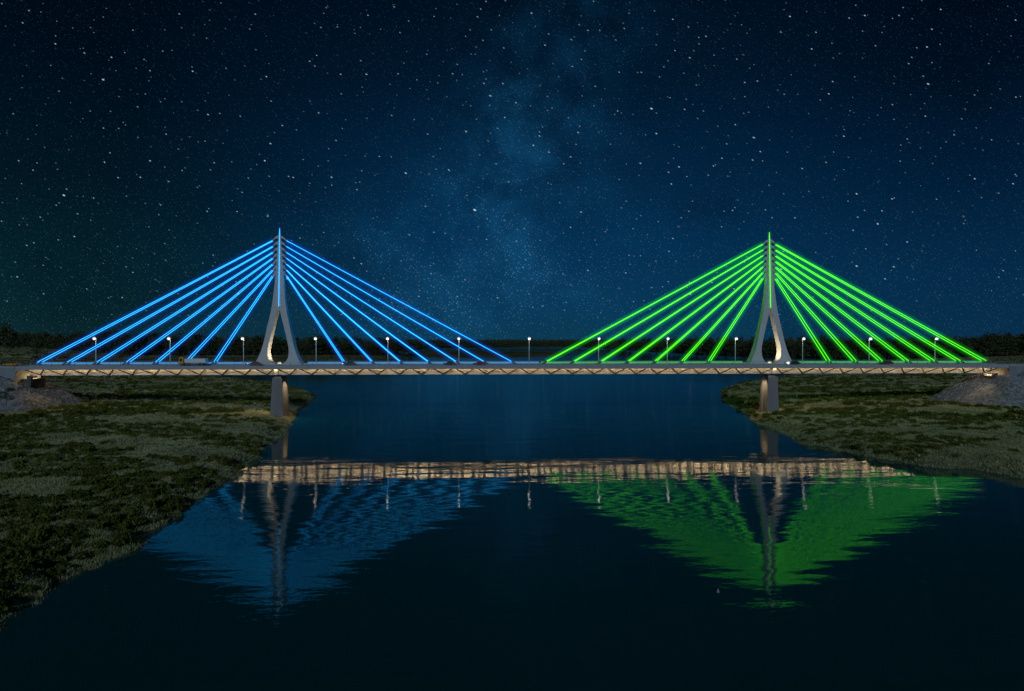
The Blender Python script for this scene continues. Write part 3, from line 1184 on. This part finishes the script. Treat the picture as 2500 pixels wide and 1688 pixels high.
# ------------------------------------------------------------------ vegetation
def quads(c, nrm_rand, size, asp=1.0, r=None):
    """random leaf quads at centres c"""
    r = rng if r is None else r
    n = len(c)
    a = r.normal(size=(n, 3))
    a /= np.linalg.norm(a, axis=1, keepdims=True)
    b = np.cross(a, r.normal(size=(n, 3)))
    b /= np.linalg.norm(b, axis=1, keepdims=True)
    s = (size * r.uniform(0.6, 1.3, n))[:, None]
    a, b = a * s * asp, b * s
    v = np.stack([c - a - b * .6, c + a * .3 - b, c + a + b * .6, c - a * .3 + b], 1).reshape(-1, 3)
    f = np.arange(4 * n).reshape(n, 4)
    return v, f


def crown_points(n_clump, per, H, base, rx, r, top_bias=0.0, spread=0.16):
    pts = []
    for k in range(n_clump):
        while True:
            q = r.uniform(-1, 1, 3)
            d = np.linalg.norm(q)
            if 0.35 < d < 1:
                break
        zz = base + (H - base) * (0.5 + 0.5 * q[2])
        prof = 1.0 - top_bias * max(0, q[2])
        ctr = np.array([q[0] * rx * prof, q[1] * rx * prof, zz])
        sp = spread * (H - base)
        p = r.normal(size=(per, 3)) * np.array([sp, sp, sp * 0.62]) + ctr
        pts.append(p)
    return np.concatenate(pts)


def tree_variant(seed, H, rx, base, n_clump, per, leaf, top_bias=0.3, lean=0.0, trunk_r=0.35, spread=0.11):
    r = np.random.default_rng(seed)
    pts = crown_points(n_clump, per, H, base, rx, r, top_bias, spread)
    pts[:, 0] += lean * (pts[:, 2] / H) ** 1.5 * H
    pts = pts[pts[:, 2] > base * 0.6]
    v, f = quads(pts, 1, leaf, 1.0, r)
    crown = np_mesh('crown', v, f, M['tree_leaves'])
    t = MB()
    prev = Vector((0, 0, -0.6))
    rad = trunk_r
    for k in range(1, 6):
        z = H * 0.75 * k / 5
        nx = Vector((lean * (z / H) ** 1.5 * H + r.normal() * H * .012, r.normal() * H * .012, z))
        t.tube(prev, nx, rad, rad * .78, 7, caps=(k in (1, 5)))
        if k >= 2:
            for j in range(2):
                a = r.uniform(0, 6.28)
                e = nx + Vector((math.cos(a) * rx * .6, math.sin(a) * rx * .6, H * r.uniform(.08, .2)))
                t.tube(nx, e, rad * .45, rad * .12, 5)
        prev = nx
        rad *= .78
    trunk = t.mesh('trunk', M['bark'])
    return crown, trunk


VAR = [tree_variant(100 + i, 1.0 * h, rx, bs, 30, 16, lf, tb, 0.0, .35, sp) for i, (h, rx, bs, lf, tb, sp) in enumerate([
    (30, 6.5, 4, .85, .35, .075), (30, 5.5, 3, .8, .55, .07), (30, 7.5, 6, .9, .3, .085), (30, 5.0, 2, .8, .75, .065), (30, 6.8, 5, .85, .45, .08), (30, 6.0, 3, .9, .2, .08)])]


def plant_tree(x, y, z, H, var, label, group, wide=1.0, name='tree'):
    t = empty(name, (x, y, z), random.uniform(0, 6.28))
    cr, tk = VAR[var]
    s = H / 30.0
    t.scale = (s * wide, s * wide, s)
    link('crown', cr, t)
    link('trunk', tk, t)
    tag(t, label, 'tree', group)
    return t


def hz(x, y):
    return float(height(np.array([[x, y]]))[0][0])


def row(pxs, base_py, d_off, top_py, lab, grp, jit=1.0, hj=0.26):
    pts = []
    for px in pxs:
        b = float(np.interp(px, [p[0] for p in base_py], [p[1] for p in base_py]))
        tp = float(np.interp(px, [p[0] for p in top_py], [p[1] for p in top_py]))
        d = 26.5 * F / (b - HZ) + d_off + random.uniform(-9, 9)
        x, y = polar(px + random.uniform(-1, 1) * jit, d)
        pts.append((px, d, x, y, tp))
    P = np.array([(p[2], p[3]) for p in pts])
    zs = height(P)[0]
    for (px, d, x, y, tp), z in zip(pts, zs):
        H = (CZ + (HZ - tp) * d / F - max(z, 0.5)) * random.uniform(1 - hj, 1 + hj * 0.5)
        plant_tree(x, y, max(z, 0.3) - .3, H, random.randrange(6), lab, grp, random.uniform(1.0, 1.45))


base_l = [(-60, 860), (100, 866), (300, 876), (700, 875), (1000, 868)]
top_l = [(-60, 806), (60, 812), (150, 815), (300, 811), (500, 818), (700, 823), (1000, 828)]
LF = 'tree in the dark wood on the far bank behind the blue-lit half of the bridge'
RF = 'tree in the dark wood on the far bank behind the green-lit half of the bridge'
row(np.arange(-30, 1000, 13.0), base_l, 8, top_l, LF, 'trees of the far wood behind the blue cables', 4)
row(np.arange(-24, 1000, 16.0), base_l, 40, top_l, LF, 'trees of the far wood behind the blue cables', 5)
base_r = [(1500, 852), (1560, 857), (1700, 866), (1850, 872), (2050, 876), (2300, 878), (2560, 876)]
top_r = [(1500, 829), (1560, 827), (1700, 826), (2300, 826), (2420, 821), (2560, 815)]
row(np.arange(1510, 2540, 13.0), base_r, 8, top_r, RF, 'trees of the far wood behind the green cables', 4)
row(np.arange(1516, 2540, 17.0), base_r, 45, top_r, RF, 'trees of the far wood behind the green cables', 5)


def forest_mass():
    """the far-off wood in the middle and the depth of the wood on both sides: one mass"""
    V, FA, o = [], [], 0
    r = np.random.default_rng(5)
    tr_ = []
    for px in np.arange(1000, 1530, 2.6):
        b = float(np.interp(px, [1000, 1040, 1350, 1500], [855, 848, 847.5, 850]))
        d0 = 26.5 * F / (b - HZ)
        for k in range(2):
            tr_.append((px, d0 + 20 + 60 * k + r.uniform(-15, 15), 829 + r.uniform(-1.2, 1.6)))
    for px in np.arange(-60, 1010, 9.0):
        b = float(np.interp(px, [p[0] for p in base_l], [p[1] for p in base_l]))
        tr_.append((px, 26.5 * F / (b - HZ) + 85 + r.uniform(-20, 20), float(np.interp(px, [p[0] for p in top_l], [p[1] for p in top_l])) + r.uniform(-2, 3)))
    for px in np.arange(1490, 2560, 9.0):
        b = float(np.interp(px, [p[0] for p in base_r], [p[1] for p in base_r]))
        tr_.append((px, 26.5 * F / (b - HZ) + 95 + r.uniform(-20, 20), float(np.interp(px, [p[0] for p in top_r], [p[1] for p in top_r])) + r.uniform(-1, 3)))
    for px, d, tp in tr_:
        x, y = polar(px, d)
        H = CZ + (HZ - tp) * d / F - 2
        pts = crown_points(14, 8, H, H * .1, H * .2, r, 0.35, .09)
        v, f = quads(pts, 1, H * .042, 1.0, r)
        V.append(v + np.array([x, y, 2.0]))
        FA.append(f + o)
        o += len(v)
    me = np_mesh('forest', np.concatenate(V), np.concatenate(FA), M['tree_leaves'])
    tag(link('forest', me), 'dark far-off wood along the horizon beyond the river', 'forest', kind='stuff')


forest_mass()

# nearer single trees by the blue-lit end
for px, d, tp, wd, lab in ((14, 420, 786, 0.85, 'tallest dark tree at the picture edge, behind the orange car'),
                           (92, 520, 812, 1.0, 'broad dark tree on the far field, beside the tallest edge tree'),
                           (40, 560, 818, 1.1, 'smaller dark tree on the far field between the two biggest ones'),
                           (300, 700, 815, 0.9, 'tall dark tree rising above the far wood between the outer blue cables')):
    x, y = polar(px, d)
    z = hz(x, y)
    plant_tree(x, y, z - .3, CZ + (HZ - tp) * d / F - z, random.randrange(6), lab, None, wd)
# two small trees in front of the rocks
for (px, pb, pt, sd, ln, lab) in ((62, 999, 944, 31, 0.10, 'small leaning tree with a bare crooked trunk before the rock slope'),
                                  (16, 1010, 946, 32, -0.03, 'small bushy dark tree at the edge of the picture before the rock slope')):
    zg = 7.0
    for _ in range(4):
        x, y = ground_at(px, pb, zg)
        zg = hz(x, y)
    d = (x - CX) * FW[0] + (y - CY) * FW[1]
    H = CZ - (pt - HZ) * d / F - zg
    cr, tk = tree_variant(sd, H, H * .40, H * .42, 22, 45, .13, .2, ln, .13, .085)
    t = empty('tree', (x, y, zg))
    link('crown', cr, t)
    link('trunk', tk, t)
    tag(t, lab, 'tree')


def grass():
    """tufts over the two near banks, one sheet of ground cover"""
    P, n = [], 0
    allp = []
    for (lo, hi) in ((-40, 1040), (1720, 2560)):
        # evenly over the solid angle, so the far tufts are not denser than one can see
        m = 190000
        px = rng.uniform(lo, hi, m)
        py = 872 + (1540 - 872) * rng.uniform(0, 1, m) ** 1.35
        d = (CZ - 3.0) * F / (py - HZ)
        d = d * rng.uniform(0.985, 1.015, m)
        a = (px - 1250) / F
        allp.append(np.stack([CX + d * (FW[0] + a * RT[0]), CY + d * (FW[1] + a * RT[1])], 1))
    P = np.concatenate(allp)
    h, best = height(P)
    em = embank(P)
    keep = (best > -0.4) & (h > em + 0.2) & (h > -0.1) & ((np.abs(P[:, 1]) > 3.9) | (np.abs(np.abs(P[:, 0]) - PX) > 3.0))
    P, h, best = P[keep], h[keep], best[keep]
    d = np.hypot(P[:, 0] - CX, P[:, 1] - CY)
    dens = vnoise(P, 6.0, 21) * 0.6 + vnoise(P, 2.0, 22) * 0.4
    k = rng.uniform(0, 1, len(P)) < np.clip(0.25 + dens * 1.1, 0, 1)
    P, h, d = P[k], h[k], d[k]
    n = len(P)
    nb = 4
    hh = (0.16 + 0.30 * vnoise(P, 5.0, 23) + 0.16 * vnoise(P, 18.0, 24))
    base = np.repeat(np.column_stack([P, h - 0.05]), nb, 0)
    hh = np.repeat(hh, nb) * rng.uniform(0.6, 1.25, n * nb)
    dd = np.repeat(d, nb)
    base[:, :2] += rng.normal(size=(n * nb, 2)) * 0.22
    w = np.clip(0.0010 * dd, 0.045, 0.5)[:, None] * 0.5
    ang = rng.uniform(0, 2 * np.pi, n * nb)
    side = np.column_stack([np.cos(ang), np.sin(ang), np.zeros(n * nb)])
    tip = base + np.column_stack([rng.normal(size=(n * nb, 2)) * 0.35 * hh[:, None], hh])
    v = np.stack([base - side * w, base + side * w, tip], 1).reshape(-1, 3)
    f = np.arange(3 * n * nb).reshape(-1, 3)
    me = np_mesh('grass', v, f, M['grass_blades'])
    tag(link('grass', me), 'pale dry meadow grass covering both river banks', 'grass', kind='stuff')


grass()


def shrub_mesh(seed, n=420):
    r = np.random.default_rng(seed)
    nl = 7
    pts = []
    for k in range(nl):
        a, q = r.uniform(0, 6.28), r.uniform(0, .62)
        c = np.array([math.cos(a) * q, math.sin(a) * q, 0.0])
        rad = r.uniform(.34, .58)
        dirs = r.normal(size=(n // nl, 3))
        dirs /= np.linalg.norm(dirs, axis=1, keepdims=True)
        dirs[:, 2] = np.abs(dirs[:, 2])
        pts.append(c + dirs * rad * r.uniform(.75, 1.05, (n // nl, 1)) * np.array([1, 1, .85]))
    p = np.concatenate(pts)
    v, f = quads(p, 1, .10, 1.0, r)
    fol = (v, f)
    t = MB()
    for k in range(6):
        a = k * 1.05 + r.uniform(0, .5)
        t.tube((0, 0, -.1), (math.cos(a) * .45, math.sin(a) * .45, .42), .03, .012, 5)
    return fol, t


SH = [shrub_mesh(300 + i) for i in range(6)]
SHF = [np_mesh('foliage', v, f, M['shrub_leaves']) for (v, f), t in SH]
SHT = [t.mesh('stem', M['bark']) for f_, t in SH]


def shrubs():
    cand = []
    for (lo, hi) in ((-40, 800), (1740, 2560)):
        m = 16000
        px = rng.uniform(lo, hi, m)
        py = 905 + (1480 - 905) * rng.uniform(0, 1, m) ** 1.2
        dd = (CZ - 3.0) * F / (py - HZ)
        a = (px - 1250) / F
        cand.append(np.stack([CX + dd * (FW[0] + a * RT[0]), CY + dd * (FW[1] + a * RT[1])], 1))
    P = np.concatenate(cand)
    # world-space patches
    patch = vnoise(P * np.array([0.55, 1.0]), 13.0, 41) * 0.55 + vnoise(P * np.array([0.6, 1.0]), 4.0, 42) * 0.45
    h, best = height(P)
    em = embank(P)
    strip = np.exp(-((P[:, 1] - 2) / 26.0) ** 2) * 0.10
    keep = (patch - strip + 0.055 * sstep(-P[:, 1], 15, 90) * (P[:, 0] < 0) > 0.485) & (best > 0.9) & (h > em + .25) & ((np.abs(P[:, 1]) > 5.5) | (np.abs(np.abs(P[:, 0]) - PX) > 5.5))
    P, h = P[keep], h[keep]
    chosen = []
    cells = {}
    for (x, y), z in zip(P, h):
        d = math.hypot(x - CX, y - CY)
        rad = random.uniform(0.7, 1.9) * (1.0 if d < 230 else 1.4)
        key = (int(x // 4), int(y // 4))
        ok = True
        for i in (-1, 0, 1):
            for j in (-1, 0, 1):
                for (qx, qy, qr) in cells.get((key[0] + i, key[1] + j), ()):
                    if (qx - x) ** 2 + (qy - y) ** 2 < (0.55 * (qr + rad)) ** 2:
                        ok = False
        if ok:
            cells.setdefault(key, []).append((x, y, rad))
            chosen.append((d, x, y, z, rad))
    chosen.sort(key=lambda c: c[0] / c[4])
    near, rest = chosen[:290], chosen[290:2600]
    for d, x, y, z, rad in near:
        t = empty('shrub', (x, y, z - 0.08), random.uniform(0, 6.28))
        t.scale = (rad, rad, rad * random.uniform(1.0, 1.5))
        k = random.randrange(6)
        link('foliage', SHF[k], t)
        link('stem', SHT[k], t)
        if x < 0:
            tag(t, 'low dark green shrub among the grass on the bank below the blue-lit half', 'shrub', 'low shrubs on the bank below the blue cables')
        else:
            tag(t, 'low dark green shrub among the grass on the bank below the green-lit half', 'shrub', 'low shrubs on the bank below the green cables')
    V, FA, o = [], [], 0
    for d, x, y, z, rad in rest:
        (v, f), _ = SH[random.randrange(6)]
        sel = slice(0, len(f) // 2)
        vv = v[:len(f) // 2 * 4] * np.array([rad, rad, rad * 1.15]) + np.array([x, y, z - .05])
        V.append(vv)
        FA.append(f[sel] + o)
        o += len(vv)
    print('shrubs', len(near), len(rest))
    if V:
        me = np_mesh('shrub_cover', np.concatenate(V), np.concatenate(FA), M['shrub_leaves'])
        tag(link('shrub_cover', me), 'dark low scrub spread over the farther parts of both banks', 'scrub', kind='stuff')


shrubs()


def riprap(sgn):
    m = 62000
    P = np.column_stack([sgn * rng.uniform(150, 206, m), rng.uniform(-34, 24, m)])
    h, _ = height(P)
    em = embank(P)
    ins = (np.abs(P[:, 1]) < HW + .3) & (np.abs(P[:, 0]) > (ABL if sgn < 0 else ABR) - 1.0)
    keep = (np.abs(h - em) < 0.05) & ~ins
    P, h = P[keep], h[keep]
    n = len(P)
    ph = (1 + 5 ** .5) / 2
    ico = np.array([(-1, ph, 0), (1, ph, 0), (-1, -ph, 0), (1, -ph, 0), (0, -1, ph), (0, 1, ph), (0, -1, -ph), (0, 1, -ph), (ph, 0, -1), (ph, 0, 1), (-ph, 0, -1), (-ph, 0, 1)]) / 1.9
    fi = np.array([(0, 11, 5), (0, 5, 1), (0, 1, 7), (0, 7, 10), (0, 10, 11), (1, 5, 9), (5, 11, 4), (11, 10, 2), (10, 7, 6), (7, 1, 8), (3, 9, 4), (3, 4, 2), (3, 2, 6), (3, 6, 8), (3, 8, 9), (4, 9, 5), (2, 4, 11), (6, 2, 10), (8, 6, 7), (9, 8, 1)])
    s = rng.uniform(.12, .30, n)
    v = ico[None] * rng.uniform(.6, 1.25, (n, 12, 1)) * s[:, None, None] * rng.uniform(.7, 1.3, (n, 1, 3))
    a = rng.uniform(0, 6.28, n)
    ca, sa = np.cos(a)[:, None], np.sin(a)[:, None]
    x = v[..., 0] * ca - v[..., 1] * sa
    y = v[..., 0] * sa + v[..., 1] * ca
    v = np.stack([x + P[:, :1], y + P[:, 1:], v[..., 2] + h[:, None] + .03], -1).reshape(-1, 3)
    f = (fi[None] + (np.arange(n) * 12)[:, None, None]).reshape(-1, 3)
    me = np_mesh('riprap', v, f, M['rock'])
    tag(link('riprap', me), 'grey rock armour on the slope below the ' + ('blue' if sgn < 0 else 'green') + '-lit end of the bridge', 'rocks', kind='stuff')


riprap(-1)
riprap(1)

# ------------------------------------------------------------------ render settings
SC.render.engine = 'CYCLES'
cy = SC.cycles
cy.max_bounces = 8
cy.diffuse_bounces = 2
cy.glossy_bounces = 3
cy.transmission_bounces = 2
cy.transparent_max_bounces = 160
cy.volume_bounces = 0
cy.use_denoising = True
cy.sample_clamp_indirect = 4.0
cy.blur_glossy = 0.3
cy.caustics_reflective = False
cy.caustics_refractive = False
SC.view_settings.view_transform = 'Standard'
SC.view_settings.look = 'None'
SC.view_settings.exposure = 0.0
SC.view_settings.gamma = 1.0
